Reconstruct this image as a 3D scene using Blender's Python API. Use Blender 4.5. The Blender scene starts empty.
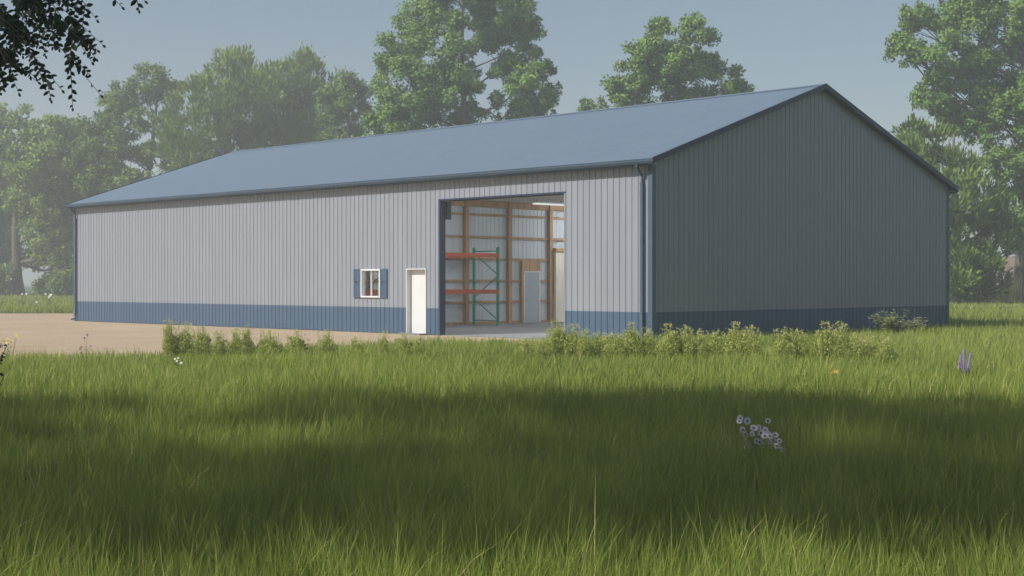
import bpy, math, random
import numpy as np
from mathutils import Vector, Matrix

SC = bpy.context.scene
COL = SC.collection
R = math.radians
random.seed(7)

CAM_H = 1.715
F_PX = 1422.0
SUN_AZ, SUN_EL = R(208), R(43)
SUN = Vector((math.cos(SUN_AZ)*math.cos(SUN_EL), math.sin(SUN_AZ)*math.cos(SUN_EL), math.sin(SUN_EL)))

def at(px, depth):
    """ground position seen in picture column px at a depth"""
    return ((px-512)/F_PX*depth, depth)

def hz(py, depth):
    """height of picture row py at a depth"""
    return CAM_H + (282-py)/F_PX*depth

# ------------------------------------------------------------------ objects
def link(o, parent=None):
    COL.objects.link(o)
    if parent is not None: o.parent = parent
    return o

def tag(o, label=None, cat=None, group=None, kind=None):
    if label: o['label'] = label
    if cat: o['category'] = cat
    if group: o['group'] = group
    if kind: o['kind'] = kind
    return o

def empty(name, label, cat, loc=(0, 0, 0), rotz=0, group=None):
    o = bpy.data.objects.new(name, None)
    o.empty_display_size = 0.3
    link(o); o.location = loc; o.rotation_euler = (0, 0, rotz)
    return tag(o, label, cat, group)

def kids(o): return [c for c in COL.objects if c.parent == o]

def copy_tree(o, parent=None):
    c = o.copy(); COL.objects.link(c); c.parent = parent
    for ch in kids(o): copy_tree(ch, c)
    return c

class MB:
    def __init__(s): s.v = []; s.f = []; s.mi = []
    def add(s, vs, fs, m=0):
        b = len(s.v); s.v += [tuple(v) for v in vs]
        s.f += [tuple(b+i for i in f) for f in fs]; s.mi += [m]*len(fs)
        return s
    def box(s, x0, x1, y0, y1, z0, z1, m=0):
        return s.add([(x0,y0,z0),(x1,y0,z0),(x1,y1,z0),(x0,y1,z0),(x0,y0,z1),(x1,y0,z1),(x1,y1,z1),(x0,y1,z1)],
              [(0,3,2,1),(4,5,6,7),(0,1,5,4),(1,2,6,5),(2,3,7,6),(3,0,4,7)], m)
    def tube(s, pts, rad, n=6, m=0, cap=True):
        pts = [Vector(p) for p in pts]; b = len(s.v); k = len(pts)
        prev = None
        for i, p in enumerate(pts):
            d = (pts[min(i+1,k-1)]-pts[max(i-1,0)])
            if d.length < 1e-9: d = Vector((0,0,1))
            d.normalize()
            if prev is None:
                u = d.orthogonal().normalized()
            else:
                u = prev - d*prev.dot(d)
                u = u.normalized() if u.length > 1e-6 else d.orthogonal().normalized()
            prev = u; w = d.cross(u); r = rad[i] if hasattr(rad, '__len__') else rad
            for j in range(n):
                a = 2*math.pi*j/n
                s.v.append(tuple(p+u*(r*math.cos(a))+w*(r*math.sin(a))))
        for i in range(k-1):
            for j in range(n):
                s.f.append((b+i*n+j, b+i*n+(j+1)%n, b+(i+1)*n+(j+1)%n, b+(i+1)*n+j)); s.mi.append(m)
        if cap:
            s.f.append(tuple(b+j for j in reversed(range(n)))); s.mi.append(m)
            s.f.append(tuple(b+(k-1)*n+j for j in range(n))); s.mi.append(m)
        return s
    def beam(s, p, q, w, h, m=0):
        """square bar between two points"""
        p, q = Vector(p), Vector(q); d = (q-p).normalized()
        up = Vector((0,0,1)) if abs(d.z) < 0.95 else Vector((1,0,0))
        u = d.cross(up).normalized()*(w/2); t = u.cross(d).normalized()*(h/2)
        vs = [p-u-t, p+u-t, p+u+t, p-u+t, q-u-t, q+u-t, q+u+t, q-u+t]
        return s.add(vs, [(0,3,2,1),(4,5,6,7),(0,1,5,4),(1,2,6,5),(2,3,7,6),(3,0,4,7)], m)
    def build(s, name, mat, parent=None, smooth=False, bevel=0):
        me = bpy.data.meshes.new(name)
        me.from_pydata(s.v, [], s.f); me.update()
        mats = mat if isinstance(mat, (list, tuple)) else [mat]
        for m in mats: me.materials.append(m)
        if len(mats) > 1: me.polygons.foreach_set('material_index', s.mi)
        if smooth: me.polygons.foreach_set('use_smooth', [True]*len(me.polygons))
        o = bpy.data.objects.new(name, me)
        if bevel:
            b = o.modifiers.new('bevel', 'BEVEL'); b.width = bevel; b.segments = 2; b.limit_method = 'ANGLE'
        return link(o, parent)

def np_mesh(name, V, F, mat, parent=None, tint=None, per=None, extra=None, smooth=False):
    """V (n,3), F (m,k) with k constant (or list of such arrays), tint per face"""
    me = bpy.data.meshes.new(name)
    Fs = F if isinstance(F, list) else [F]
    me.vertices.add(len(V)); me.vertices.foreach_set('co', np.asarray(V, np.float32).ravel())
    idx = np.concatenate([f.ravel() for f in Fs]).astype(np.int32)
    cnt = np.concatenate([np.full(len(f), f.shape[1], np.int32) for f in Fs])
    st = np.concatenate([[0], np.cumsum(cnt)[:-1]]).astype(np.int32)
    me.loops.add(len(idx)); me.loops.foreach_set('vertex_index', idx)
    me.polygons.add(len(cnt)); me.polygons.foreach_set('loop_start', st); me.polygons.foreach_set('loop_total', cnt)
    if smooth: me.polygons.foreach_set('use_smooth', np.ones(len(cnt), bool))
    me.update(calc_edges=True)
    if tint is not None:
        a = me.attributes.new('tint', 'FLOAT', 'FACE'); a.data.foreach_set('value', np.asarray(tint, np.float32))
    for k, v in (extra or {}).items():
        a = me.attributes.new(k, 'FLOAT', 'POINT'); a.data.foreach_set('value', np.asarray(v, np.float32))
    me.materials.append(mat)
    o = bpy.data.objects.new(name, me)
    return link(o, parent)

# ------------------------------------------------------------------ materials
def mat(name):
    m = bpy.data.materials.new(name); m.use_nodes = True
    nt = m.node_tree; b = nt.nodes['Principled BSDF']
    return m, nt, b

def nd(nt, t, **kw):
    n = nt.nodes.new(t)
    for k, v in kw.items(): setattr(n, k, v)
    return n

def simple(name, col, rough=0.5, metal=0.0, var=0.12, scale=3.0, bump=0.0, spec=0.5, stretch=(1, 1, 1), bscale=60):
    m, nt, b = mat(name)
    b.inputs['Roughness'].default_value = rough; b.inputs['Metallic'].default_value = metal
    b.inputs['Specular IOR Level'].default_value = spec
    tc = nd(nt, 'ShaderNodeTexCoord'); mp = nd(nt, 'ShaderNodeMapping'); mp.inputs['Scale'].default_value = stretch
    nt.links.new(tc.outputs['Object'], mp.inputs['Vector'])
    n = nd(nt, 'ShaderNodeTexNoise'); n.inputs['Scale'].default_value = scale; n.inputs['Detail'].default_value = 5
    nt.links.new(mp.outputs['Vector'], n.inputs['Vector'])
    r = nd(nt, 'ShaderNodeValToRGB')
    r.color_ramp.elements[0].position = 0.3; r.color_ramp.elements[1].position = 0.7
    r.color_ramp.elements[0].color = (*[c*(1-var) for c in col], 1)
    r.color_ramp.elements[1].color = (*[min(1, c*(1+var)) for c in col], 1)
    nt.links.new(n.outputs['Fac'], r.inputs['Fac']); nt.links.new(r.outputs['Color'], b.inputs['Base Color'])
    rr = nd(nt, 'ShaderNodeMapRange'); rr.inputs['To Min'].default_value = max(0, rough-.08); rr.inputs['To Max'].default_value = min(1, rough+.08)
    nt.links.new(n.outputs['Fac'], rr.inputs['Value']); nt.links.new(rr.outputs['Result'], b.inputs['Roughness'])
    if bump:
        n2 = nd(nt, 'ShaderNodeTexNoise'); n2.inputs['Scale'].default_value = bscale; n2.inputs['Detail'].default_value = 4
        nt.links.new(mp.outputs['Vector'], n2.inputs['Vector'])
        bp = nd(nt, 'ShaderNodeBump'); bp.inputs['Strength'].default_value = bump; bp.inputs['Distance'].default_value = 0.02
        nt.links.new(n2.outputs['Fac'], bp.inputs['Height']); nt.links.new(bp.outputs['Normal'], b.inputs['Normal'])
    return m

def leafy(name, ca, cb, cc=None, transl=0.35, rough=0.6, tip=None):
    """leaf material: colour picked per leaf by the 'tint' attribute"""
    m, nt, b = mat(name)
    at_ = nd(nt, 'ShaderNodeAttribute', attribute_name='tint')
    r = nd(nt, 'ShaderNodeValToRGB')
    r.color_ramp.elements[0].color = (*ca, 1); r.color_ramp.elements[1].color = (*cb, 1)
    if cc:
        e = r.color_ramp.elements.new(0.93); e.color = (*cb, 1)
        r.color_ramp.elements[-1].color = (*cc, 1)
    nt.links.new(at_.outputs['Fac'], r.inputs['Fac'])
    col = r.outputs['Color']
    if tip:
        a2 = nd(nt, 'ShaderNodeAttribute', attribute_name='along')
        mx = nd(nt, 'ShaderNodeMix', data_type='RGBA', blend_type='MULTIPLY'); mx.inputs[0].default_value = 1
        r2 = nd(nt, 'ShaderNodeValToRGB'); r2.color_ramp.elements[0].color = (1, 1, 1, 1); r2.color_ramp.elements[1].color = (*tip, 1)
        r2.color_ramp.elements[0].position = .35
        nt.links.new(a2.outputs['Fac'], r2.inputs['Fac']); nt.links.new(col, mx.inputs[6]); nt.links.new(r2.outputs['Color'], mx.inputs[7])
        col = mx.outputs[2]
    b.inputs['Roughness'].default_value = rough; b.inputs['Specular IOR Level'].default_value = 0.25
    nt.links.new(col, b.inputs['Base Color'])
    t = nd(nt, 'ShaderNodeBsdfTranslucent'); nt.links.new(col, t.inputs['Color'])
    ms = nd(nt, 'ShaderNodeMixShader'); ms.inputs['Fac'].default_value = transl
    nt.links.new(b.outputs[0], ms.inputs[1]); nt.links.new(t.outputs[0], ms.inputs[2])
    nt.links.new(ms.outputs[0], nt.nodes['Material Output'].inputs['Surface'])
    return m

GREY = (.268, .284, .318); BLUE = (.068, .113, .178)
def steel(name, col, rough=.42, wear=.08, bmp=.25):
    m, nt, b = mat(name)
    tc = nd(nt, 'ShaderNodeTexCoord')
    mp = nd(nt, 'ShaderNodeMapping'); mp.inputs['Scale'].default_value = (1, 1, .12)
    nt.links.new(tc.outputs['Object'], mp.inputs['Vector'])
    n = nd(nt, 'ShaderNodeTexNoise'); n.inputs['Scale'].default_value = 2.2; n.inputs['Detail'].default_value = 6; n.inputs['Roughness'].default_value = .65
    nt.links.new(mp.outputs['Vector'], n.inputs['Vector'])
    r = nd(nt, 'ShaderNodeValToRGB'); r.color_ramp.elements[0].position = .3; r.color_ramp.elements[1].position = .72
    r.color_ramp.elements[0].color = (*[c*(1-wear) for c in col], 1); r.color_ramp.elements[1].color = (*[c*(1+wear*.6) for c in col], 1)
    nt.links.new(n.outputs['Fac'], r.inputs['Fac'])
    nt.links.new(r.outputs['Color'], b.inputs['Base Color'])
    rr = nd(nt, 'ShaderNodeMapRange'); rr.inputs['To Min'].default_value = rough-.1; rr.inputs['To Max'].default_value = rough+.12
    nt.links.new(n.outputs['Fac'], rr.inputs['Value']); nt.links.new(rr.outputs['Result'], b.inputs['Roughness'])
    n2 = nd(nt, 'ShaderNodeTexNoise'); n2.inputs['Scale'].default_value = 1.3; n2.inputs['Detail'].default_value = 2
    nt.links.new(tc.outputs['Object'], n2.inputs['Vector'])
    bp = nd(nt, 'ShaderNodeBump'); bp.inputs['Strength'].default_value = bmp; bp.inputs['Distance'].default_value = .02
    nt.links.new(n2.outputs['Fac'], bp.inputs['Height']); nt.links.new(bp.outputs['Normal'], b.inputs['Normal'])
    return m

M = {}
M['grey'] = steel('grey_steel', GREY)
M['blue'] = steel('blue_steel', BLUE)
M['roof'] = steel('roof_steel', (.138, .185, .242), .52, .04, .0)
M['navy'] = simple('navy_trim', (.02, .036, .072), .45, var=.08)
M['trimblue'] = simple('trim_blue', (.07, .105, .15), .42, var=.08)
M['gutter'] = simple('gutter_blue', (.05, .085, .125), .45, var=.08)
M['white'] = simple('white_paint', (.68, .68, .67), .45, var=.03)
M['vinyl'] = simple('white_vinyl', (.72, .72, .70), .4, var=.04)
M['soffit'] = simple('soffit_white', (.5, .5, .49), .6, var=.04)
M['liner'] = steel('liner_steel', (.52, .57, .61), .5, .05)
M['cream'] = steel('cream_steel', (.84, .81, .68), .5, .04)
M['wood'] = simple('framing_wood', (.38, .245, .13), .75, var=.28, scale=4, stretch=(1, 1, .15), bump=.2)
M['wood2'] = simple('plate_wood', (.42, .25, .11), .75, var=.2, scale=4)
M['concrete'] = simple('concrete', (.205, .21, .22), .8, var=.15, scale=1.2, bump=.15)
M['ceil'] = simple('ceiling_liner', (.74, .70, .60), .7, var=.05)
M['rackgreen'] = simple('rack_green', (.02, .25, .165), .4, var=.12)
M['rackred'] = simple('rack_orange', (.42, .085, .03), .4, var=.12)
M['door2'] = simple('grey_door', (.36, .41, .45), .5, var=.05)
M['black'] = simple('dark_metal', (.03, .03, .035), .5, var=.1)
M['steelbare'] = simple('bare_metal', (.5, .5, .5), .35, metal=.9, var=.1)
M['bark'] = simple('bark', (.12, .095, .075), .9, var=.35, scale=5, stretch=(1, 1, .25), bump=.6, bscale=9)
M['barkpale'] = simple('bark_pale', (.17, .15, .125), .9, var=.35, scale=5, stretch=(1, 1, .25), bump=.6, bscale=9)
for nm_, st_ in (('lamp', 75), ('lamp_dim', .6)):  # strong glow for the added unseen lamps, dim glow for the visible one
    m, nt, b = mat(nm_+'_glow'); b.inputs['Base Color'].default_value = (.8, .8, .8, 1)
    b.inputs['Emission Color'].default_value = (.97, .98, 1, 1); b.inputs['Emission Strength'].default_value = st_
    M[nm_] = m
m, nt, b = mat('window_glass'); b.inputs['Base Color'].default_value = (1, 1, 1, 1); b.inputs['Roughness'].default_value = .02
g = nd(nt, 'ShaderNodeBsdfGlossy'); g.inputs['Roughness'].default_value = .03
t = nd(nt, 'ShaderNodeBsdfTransparent'); fr = nd(nt, 'ShaderNodeLayerWeight'); pw = nd(nt, 'ShaderNodeMath', operation='POWER'); pw.inputs[1].default_value = 4
nt.links.new(fr.outputs['Facing'], pw.inputs[0]); ad = nd(nt, 'ShaderNodeMath', operation='MULTIPLY_ADD'); ad.inputs[1].default_value = .6; ad.inputs[2].default_value = .03
nt.links.new(pw.outputs[0], ad.inputs[0])
ms = nd(nt, 'ShaderNodeMixShader'); nt.links.new(ad.outputs[0], ms.inputs[0]); nt.links.new(t.outputs[0], ms.inputs[1]); nt.links.new(g.outputs[0], ms.inputs[2])
nt.links.new(ms.outputs[0], nt.nodes['Material Output'].inputs['Surface'])
M['glass'] = m

def ground_mat():
    m, nt, b = mat('meadow_soil'); b.inputs['Roughness'].default_value = .95; b.inputs['Specular IOR Level'].default_value = .1
    tc = nd(nt, 'ShaderNodeTexCoord')
    n = nd(nt, 'ShaderNodeTexNoise'); n.inputs['Scale'].default_value = .35; n.inputs['Detail'].default_value = 8; n.inputs['Roughness'].default_value = .7
    nt.links.new(tc.outputs['Object'], n.inputs['Vector'])
    r = nd(nt, 'ShaderNodeValToRGB'); cr = r.color_ramp
    cr.elements[0].position = .3; cr.elements[1].position = .7
    cr.elements[0].color = (.055, .075, .022, 1); cr.elements[1].color = (.095, .115, .035, 1)
    nt.links.new(n.outputs['Fac'], r.inputs['Fac']); nt.links.new(r.outputs['Color'], b.inputs['Base Color'])
    n2 = nd(nt, 'ShaderNodeTexNoise'); n2.inputs['Scale'].default_value = 6; n2.inputs['Detail'].default_value = 6
    nt.links.new(tc.outputs['Object'], n2.inputs['Vector'])
    bp = nd(nt, 'ShaderNodeBump'); bp.inputs['Strength'].default_value = 1; bp.inputs['Distance'].default_value = .15
    nt.links.new(n2.outputs['Fac'], bp.inputs['Height']); nt.links.new(bp.outputs['Normal'], b.inputs['Normal'])
    return m
def gravel_mat():
    m, nt, b = mat('gravel_yard'); b.inputs['Roughness'].default_value = .95; b.inputs['Specular IOR Level'].default_value = .15
    tc = nd(nt, 'ShaderNodeTexCoord')
    n = nd(nt, 'ShaderNodeTexNoise'); n.inputs['Scale'].default_value = .25; n.inputs['Detail'].default_value = 9; n.inputs['Roughness'].default_value = .72
    nt.links.new(tc.outputs['Object'], n.inputs['Vector'])
    v = nd(nt, 'ShaderNodeTexVoronoi'); v.inputs['Scale'].default_value = 28
    nt.links.new(tc.outputs['Object'], v.inputs['Vector'])
    r = nd(nt, 'ShaderNodeValToRGB'); cr = r.color_ramp; cr.elements[0].position = .3; cr.elements[1].position = .7
    cr.elements[0].color = (.38, .275, .17, 1); cr.elements[1].color = (.50, .37, .24, 1)
    nt.links.new(n.outputs['Fac'], r.inputs['Fac'])
    mx = nd(nt, 'ShaderNodeMix', data_type='RGBA', blend_type='OVERLAY'); mx.inputs[0].default_value = .25
    nt.links.new(r.outputs['Color'], mx.inputs[6]); nt.links.new(v.outputs['Color'], mx.inputs[7])
    hs = nd(nt, 'ShaderNodeHueSaturation'); hs.inputs['Saturation'].default_value = .9
    nt.links.new(mx.outputs[2], hs.inputs['Color']); nt.links.new(hs.outputs['Color'], b.inputs['Base Color'])
    bp = nd(nt, 'ShaderNodeBump'); bp.inputs['Strength'].default_value = .6; bp.inputs['Distance'].default_value = .02
    nt.links.new(v.outputs['Distance'], bp.inputs['Height']); nt.links.new(bp.outputs['Normal'], b.inputs['Normal'])
    return m
M['soil'] = ground_mat(); M['gravel'] = gravel_mat()
M['grass'] = leafy('grass_blades', (.14, .215, .034), (.365, .435, .108), (.56, .50, .23), transl=.42, rough=.55, tip=(1.25, 1.15, .95))
M['weed'] = leafy('weed_leaves', (.38, .43, .12), (.58, .61, .20), (.66, .64, .26), transl=.34)
M['pale'] = leafy('pale_leaves', (.34, .40, .18), (.5, .54, .26), transl=.35)
M['leafA'] = leafy('crown_leaves', (.09, .15, .022), (.225, .32, .055), (.30, .36, .08), transl=.16)
M['leafB'] = leafy('crown_leaves_olive', (.13, .205, .032), (.29, .39, .072), (.36, .41, .10), transl=.2)
M['leafC'] = leafy('crown_leaves_bright', (.09, .19, .027), (.235, .37, .068), (.30, .41, .09), transl=.16)
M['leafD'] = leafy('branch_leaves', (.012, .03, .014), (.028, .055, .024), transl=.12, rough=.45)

# ------------------------------------------------------------------ camera, light, air
cam = bpy.data.cameras.new('camera'); cam.lens = 50; cam.sensor_width = 36; cam.clip_end = 5000; cam.clip_start = .05
co = bpy.data.objects.new('camera', cam); link(co)
co.location = (0, 0, CAM_H); co.rotation_euler = (R(90)-math.atan(6/F_PX), 0, 0)
SC.camera = co

w = bpy.data.worlds.new('World'); SC.world = w; w.use_nodes = True
nt = w.node_tree; bg = nt.nodes['Background']
sk = nd(nt, 'ShaderNodeTexSky', sky_type='NISHITA'); sk.sun_disc = False
sk.sun_elevation = SUN_EL; sk.sun_rotation = math.atan2(SUN.x, SUN.y)
sk.air_density = 1.0; sk.dust_density = 1.2; sk.ozone_density = 1.0
nt.links.new(sk.outputs[0], bg.inputs['Color']); bg.inputs['Strength'].default_value = .083
sun = bpy.data.lights.new('sun', 'SUN'); sun.energy = 5.0; sun.angle = R(.6); sun.color = (1, .975, .925)
so = bpy.data.objects.new('sun', sun); link(so); so.rotation_euler = (-SUN).to_track_quat('-Z', 'Y').to_euler()
so.location = (-40, -20, 50)
SC.view_settings.view_transform = 'Standard'; SC.view_settings.look = 'None'
SC.view_settings.exposure = 0.02; SC.view_settings.gamma = 1
SC.cycles.use_denoising = True
SC.cycles.max_bounces = 8; SC.cycles.diffuse_bounces = 4; SC.cycles.transparent_max_bounces = 12
SC.cycles.volume_bounces = 2

hb = MB(); hb.box(-900, 900, -900, 900, -1.5, 46)
m = bpy.data.materials.new('haze_air'); m.use_nodes = True; nt = m.node_tree; nt.nodes.clear()
out = nd(nt, 'ShaderNodeOutputMaterial'); pv = nd(nt, 'ShaderNodeVolumePrincipled')
pv.inputs['Color'].default_value = (.90, .94, .965, 1); pv.inputs['Density'].default_value = .00185; pv.inputs['Anisotropy'].default_value = .1
nt.links.new(pv.outputs[0], out.inputs['Volume'])
hzo = hb.build('haze', m); tag(hzo, 'pale morning haze over the meadow and trees', 'haze', kind='stuff')

# ------------------------------------------------------------------ ground
g = MB(); g.add([(-850,-850,0),(850,-850,0),(850,850,0),(-850,850,0)], [(0,1,2,3)])
tag(g.build('ground', M['soil']), 'green meadow ground reaching to the trees', 'ground', kind='structure')
EDGE = [(-60,19),(-30,23.5),(-16,26.2),(-10.5,28.0),(-8,30.9),(-5.5,34.2),(-3,36.4),(-1,37.6),(1.5,38.2),(3.9,39.15)]
GRAV = EDGE + [(8,46),(0,77),(-26,77.5),(-60,77),(-150,76),(-150,19)]
rnd = random.Random(3)
pts = []
for i in range(len(EDGE)-1):                       # ragged edge
    a, b2 = EDGE[i], EDGE[i+1]
    n = 12
    for k in range(n):
        t = k/n; j = rnd.uniform(-.2, .2) if 0 < k else 0
        pts.append((a[0]+(b2[0]-a[0])*t, a[1]+(b2[1]-a[1])*t+j))
pts.append(EDGE[-1]); pts += GRAV[len(EDGE):]
g = MB(); g.add([(x, y, .004) for x, y in pts], [tuple(range(len(pts)))])
tag(g.build('gravel_yard', M['gravel']), 'tan gravel yard along the front of the barn', 'gravel', kind='structure')

def in_poly(X, Y, P):
    c = np.zeros(X.shape, bool); n = len(P)
    for i in range(n):
        x1, y1 = P[i]; x2, y2 = P[(i+1) % n]
        if y1 == y2: continue
        k = ((y1 > Y) != (y2 > Y)) & (X < (x2-x1)*(Y-y1)/(y2-y1)+x1)
        c ^= k
    return c

# ------------------------------------------------------------------ the barn
BX, BY = 3.87, 39.3
LEN, WID, H = 32.6, 16.7, 5.0
WZ = .875
PITCH = 1/3
RZ0 = 5.19                                  # roof surface height above the front wall plane
barn = empty('steel_barn', 'long grey steel barn with blue wainscot, blue roof and an open vehicle doorway', 'barn', (BX, BY, 0), R(45))

def profile(a0, a1, pitch=.2286, h=.02, base=.05, top=.022, off=0.05):
    """ribbed sheet polyline (along, out)"""
    P = [(a0, None), (a1, None)]
    k0 = int(math.floor((a0-off)/pitch))-1; k1 = int(math.ceil((a1-off)/pitch))+1
    raw = []
    for k in range(k0, k1+1):
        c = off+k*pitch
        raw += [(c-base/2, 0), (c-top/2, h), (c+top/2, h), (c+base/2, 0)]
    def ev(a):
        for (p, q) in zip(raw, raw[1:]):
            if p[0] <= a <= q[0]:
                return p[1]+(q[1]-p[1])*(a-p[0])/max(1e-9, q[0]-p[0])
        return 0
    return [(a0, ev(a0))]+[p for p in raw if a0 < p[0] < a1]+[(a1, ev(a1))]

def sheet(mb, f, a0, a1, z0, z1, flip=False, **kw):
    P = profile(a0, a1, **kw)
    zt = z1 if callable(z1) else (lambda a: z1)
    vs = []; fs = []
    for a, d in P:
        vs += [f(a, d, z0), f(a, d, zt(a))]
    for i in range(len(P)-1):
        q = (2*i, 2*i+2, 2*i+3, 2*i+1)
        fs.append(tuple(reversed(q)) if flip else q)
    mb.add(vs, fs)

fF = lambda a, d, z: (-d, a, z)               # front wall, out = -x
fG = lambda a, d, z: (a, -d, z)               # near gable, out = -y
fR = lambda a, d, z: (WID+d, a, z)
fE = lambda a, d, z: (a, LEN+d, z)
OP = (3.29, 8.71, 4.31); DR = (9.37, 10.34, 2.15); WN = (11.68, 12.70, 1.19, 2.15)
# front wall
wl = MB()
for a0, a1, z0, z1 in [(0, OP[0], WZ, H), (OP[0], OP[1], OP[2], H), (OP[1], DR[0], WZ, H), (DR[0], DR[1], DR[2], H),
                       (DR[1], WN[0], WZ, H), (WN[0], WN[1], WZ, WN[2]), (WN[0], WN[1], WN[3], H), (WN[1], LEN, WZ, H)]:
    sheet(wl, fF, a0, a1, z0, z1, flip=True)
front = wl.build('front_wall', M['grey'], barn)
wb = MB()
for a0, a1 in [(0, OP[0]), (OP[1], DR[0]), (DR[1], LEN)]: sheet(wb, fF, a0, a1, .03, WZ, flip=True)
wb.build('wainscot', M['blue'], front)
rise = lambda a: RZ0-.10+PITCH*min(a, WID-a)
gw = MB()
# gable is split at the ridge so that the rake is followed exactly
sheet(gw, fG, 0, WID/2, WZ, rise); sheet(gw, fG, WID/2, WID, WZ, rise)
gab = gw.build('gable_wall', M['grey'], barn)
w2 = MB(); sheet(w2, fG, 0, WID, .03, WZ); w2.build('wainscot', M['blue'], gab)
gw = MB(); sheet(gw, fE, 0, WID/2, WZ, rise, flip=True); sheet(gw, fE, WID/2, WID, WZ, rise, flip=True)
gab2 = gw.build('gable_wall', M['grey'], barn)
w2 = MB(); sheet(w2, fE, 0, WID, .03, WZ, flip=True); w2.build('wainscot', M['blue'], gab2)
gw = MB(); sheet(gw, fR, 0, LEN, WZ, H); rw = gw.build('rear_wall', M['grey'], barn)
w2 = MB(); sheet(w2, fR, 0, LEN, .03, WZ); w2.build('wainscot', M['blue'], rw)
# roof: two ribbed slopes with thickness
OE, OR_ = .24, .22
rf = MB()
for side in (0, 1):
    def fr_(a, d, t, side=side):
        wv = -OE+t*(WID/2+OE)
        z = RZ0+PITCH*wv+d
        return ((wv if side == 0 else WID-wv), a, z)
    P = profile(-OR_, LEN+OR_, pitch=.6096, h=.004, base=.05, top=.02)
    vs = []; fs = []
    for a, d in P: vs += [fr_(a, d, 0), fr_(a, d, 1)]
    for i in range(len(P)-1):
        q = (2*i, 2*i+2, 2*i+3, 2*i+1); fs.append(q if side == 1 else tuple(reversed(q)))
    rf.add(vs, fs)
    # underside
    vs = [fr_(-OR_, -.05, 0), fr_(LEN+OR_, -.05, 0), fr_(LEN+OR_, -.05, 1), fr_(-OR_, -.05, 1)]
    rf.add(vs, [(0, 1, 2, 3)])
roof = rf.build('roof', M['roof'], barn)
rc = MB(); zr = RZ0+PITCH*WID/2+.016
rc.add([(WID/2-.2, -OR_-.01, zr-.2*PITCH+.004), (WID/2, -OR_-.01, zr+.012), (WID/2+.2, -OR_-.01, zr-.2*PITCH+.004),
        (WID/2-.2, LEN+OR_+.01, zr-.2*PITCH+.004), (WID/2, LEN+OR_+.01, zr+.012), (WID/2+.2, LEN+OR_+.01, zr-.2*PITCH+.004)],
       [(0, 1, 4, 3), (1, 2, 5, 4)])
rc.build('ridge_cap', M['roof'], roof)
# rake trims (both gables, both slopes), eave fascia, gutter
def rake(y0, y1, side):
    mb = MB(); vs = []
    for wv in (-OE-.02, WID/2):
        for yy in (y0, y1):
            for dz in (-.14, .03):
                x = wv if side == 0 else WID-wv
                vs.append((x, yy, RZ0+PITCH*wv+dz))
    mb.add(vs, [(0,1,3,2),(4,6,7,5),(0,4,5,1),(2,3,7,6),(1,5,7,3),(0,2,6,4)])
    return mb
for y0, y1 in ((-OR_-.03, -OR_+.002), (LEN+OR_-.002, LEN+OR_+.03)):
    for side in (0, 1): rake(y0, y1, side).build('rake_trim', M['navy'], roof)
ze = RZ0-PITCH*OE
for side in (0, 1):
    sx = (lambda v: v) if side == 0 else (lambda v: WID-v)
    mb = MB(); x0, x1 = sorted((sx(-OE), sx(-OE+.025)))
    mb.box(x0, x1, -OR_+.004, LEN+OR_-.004, ze-.20, ze-.012); mb.build('fascia', M['gutter'], roof)
    # gutter: open trough
    mb = MB(); prof = [(-.003, -.03), (-.003, -.14), (-.085, -.14), (-.12, -.075), (-.12, -.025), (-.108, -.025), (-.108, -.07), (-.08, -.128), (-.012, -.128), (-.012, -.03)]
    n = len(prof); vs = []
    for yy in (-OR_-.02, LEN+OR_+.02):
        for px_, pz_ in prof: vs.append((sx(-OE+px_), yy, ze+pz_))
    mb.add(vs, [(i, (i+1) % n, n+(i+1) % n, n+i) for i in range(n)]+[tuple(range(n)), tuple(range(2*n-1, n-1, -1))])
    mb.build('gutter', M['gutter'], roof)
    mb = MB(); x0, x1 = sorted((sx(-OE+.027), sx(-.022))); mb.box(x0, x1, -OR_+.03, LEN+OR_-.03, H-.03, H-.005)
    mb.build('soffit', M['soffit'], roof)
# corner trims
for cx, cy in ((0, 0), (0, LEN), (WID, 0), (WID, LEN)):
    mb = MB(); ox = -1 if cx == 0 else 1; oy = -1 if cy == 0 else 1
    x0, x1 = sorted((cx+ox*.028, cx-ox*.13)); y0, y1 = sorted((cy+oy*.028, cy+oy*.024))
    mb.box(x0, x1, y0, y1, .02, H-.04)
    x0, x1 = sorted((cx+ox*.028, cx+ox*.024)); y0, y1 = sorted((cy+oy*.0238, cy-oy*.13))
    mb.box(x0, x1, y0, y1, .02, H-.04)
    mb.build('corner_trim', M['trimblue'], barn)
# downspouts on the front
for ys in (.3, LEN-.22):
    mb = MB(); x = -.075
    mb.tube([(-OE-.06, ys, ze-.14), (-OE-.055, ys, ze-.22), (x-.02, ys, ze-.42), (x, ys, ze-.5), (x, ys, ze-.7)], .038, n=8)
    mb.box(x-.04, x+.04, ys-.045, ys+.045, .25, ze-.62)
    mb.tube([(x, ys, .26), (x, ys, .2), (x-.06, ys, .12), (x-.2, ys, .08)], .04, n=8)
    for zb in (1.2, 2.8, 4.2): mb.box(x-.046, x+.05, ys-.052, ys+.052, zb, zb+.035)
    mb.build('downspout', M['trimblue'], barn)
# base trim line under the sheets, kept inside
mb = MB(); mb.box(.02, WID-.02, .02, LEN-.02, -.2, .022); mb.build('floor_slab', M['concrete'], barn)
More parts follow.
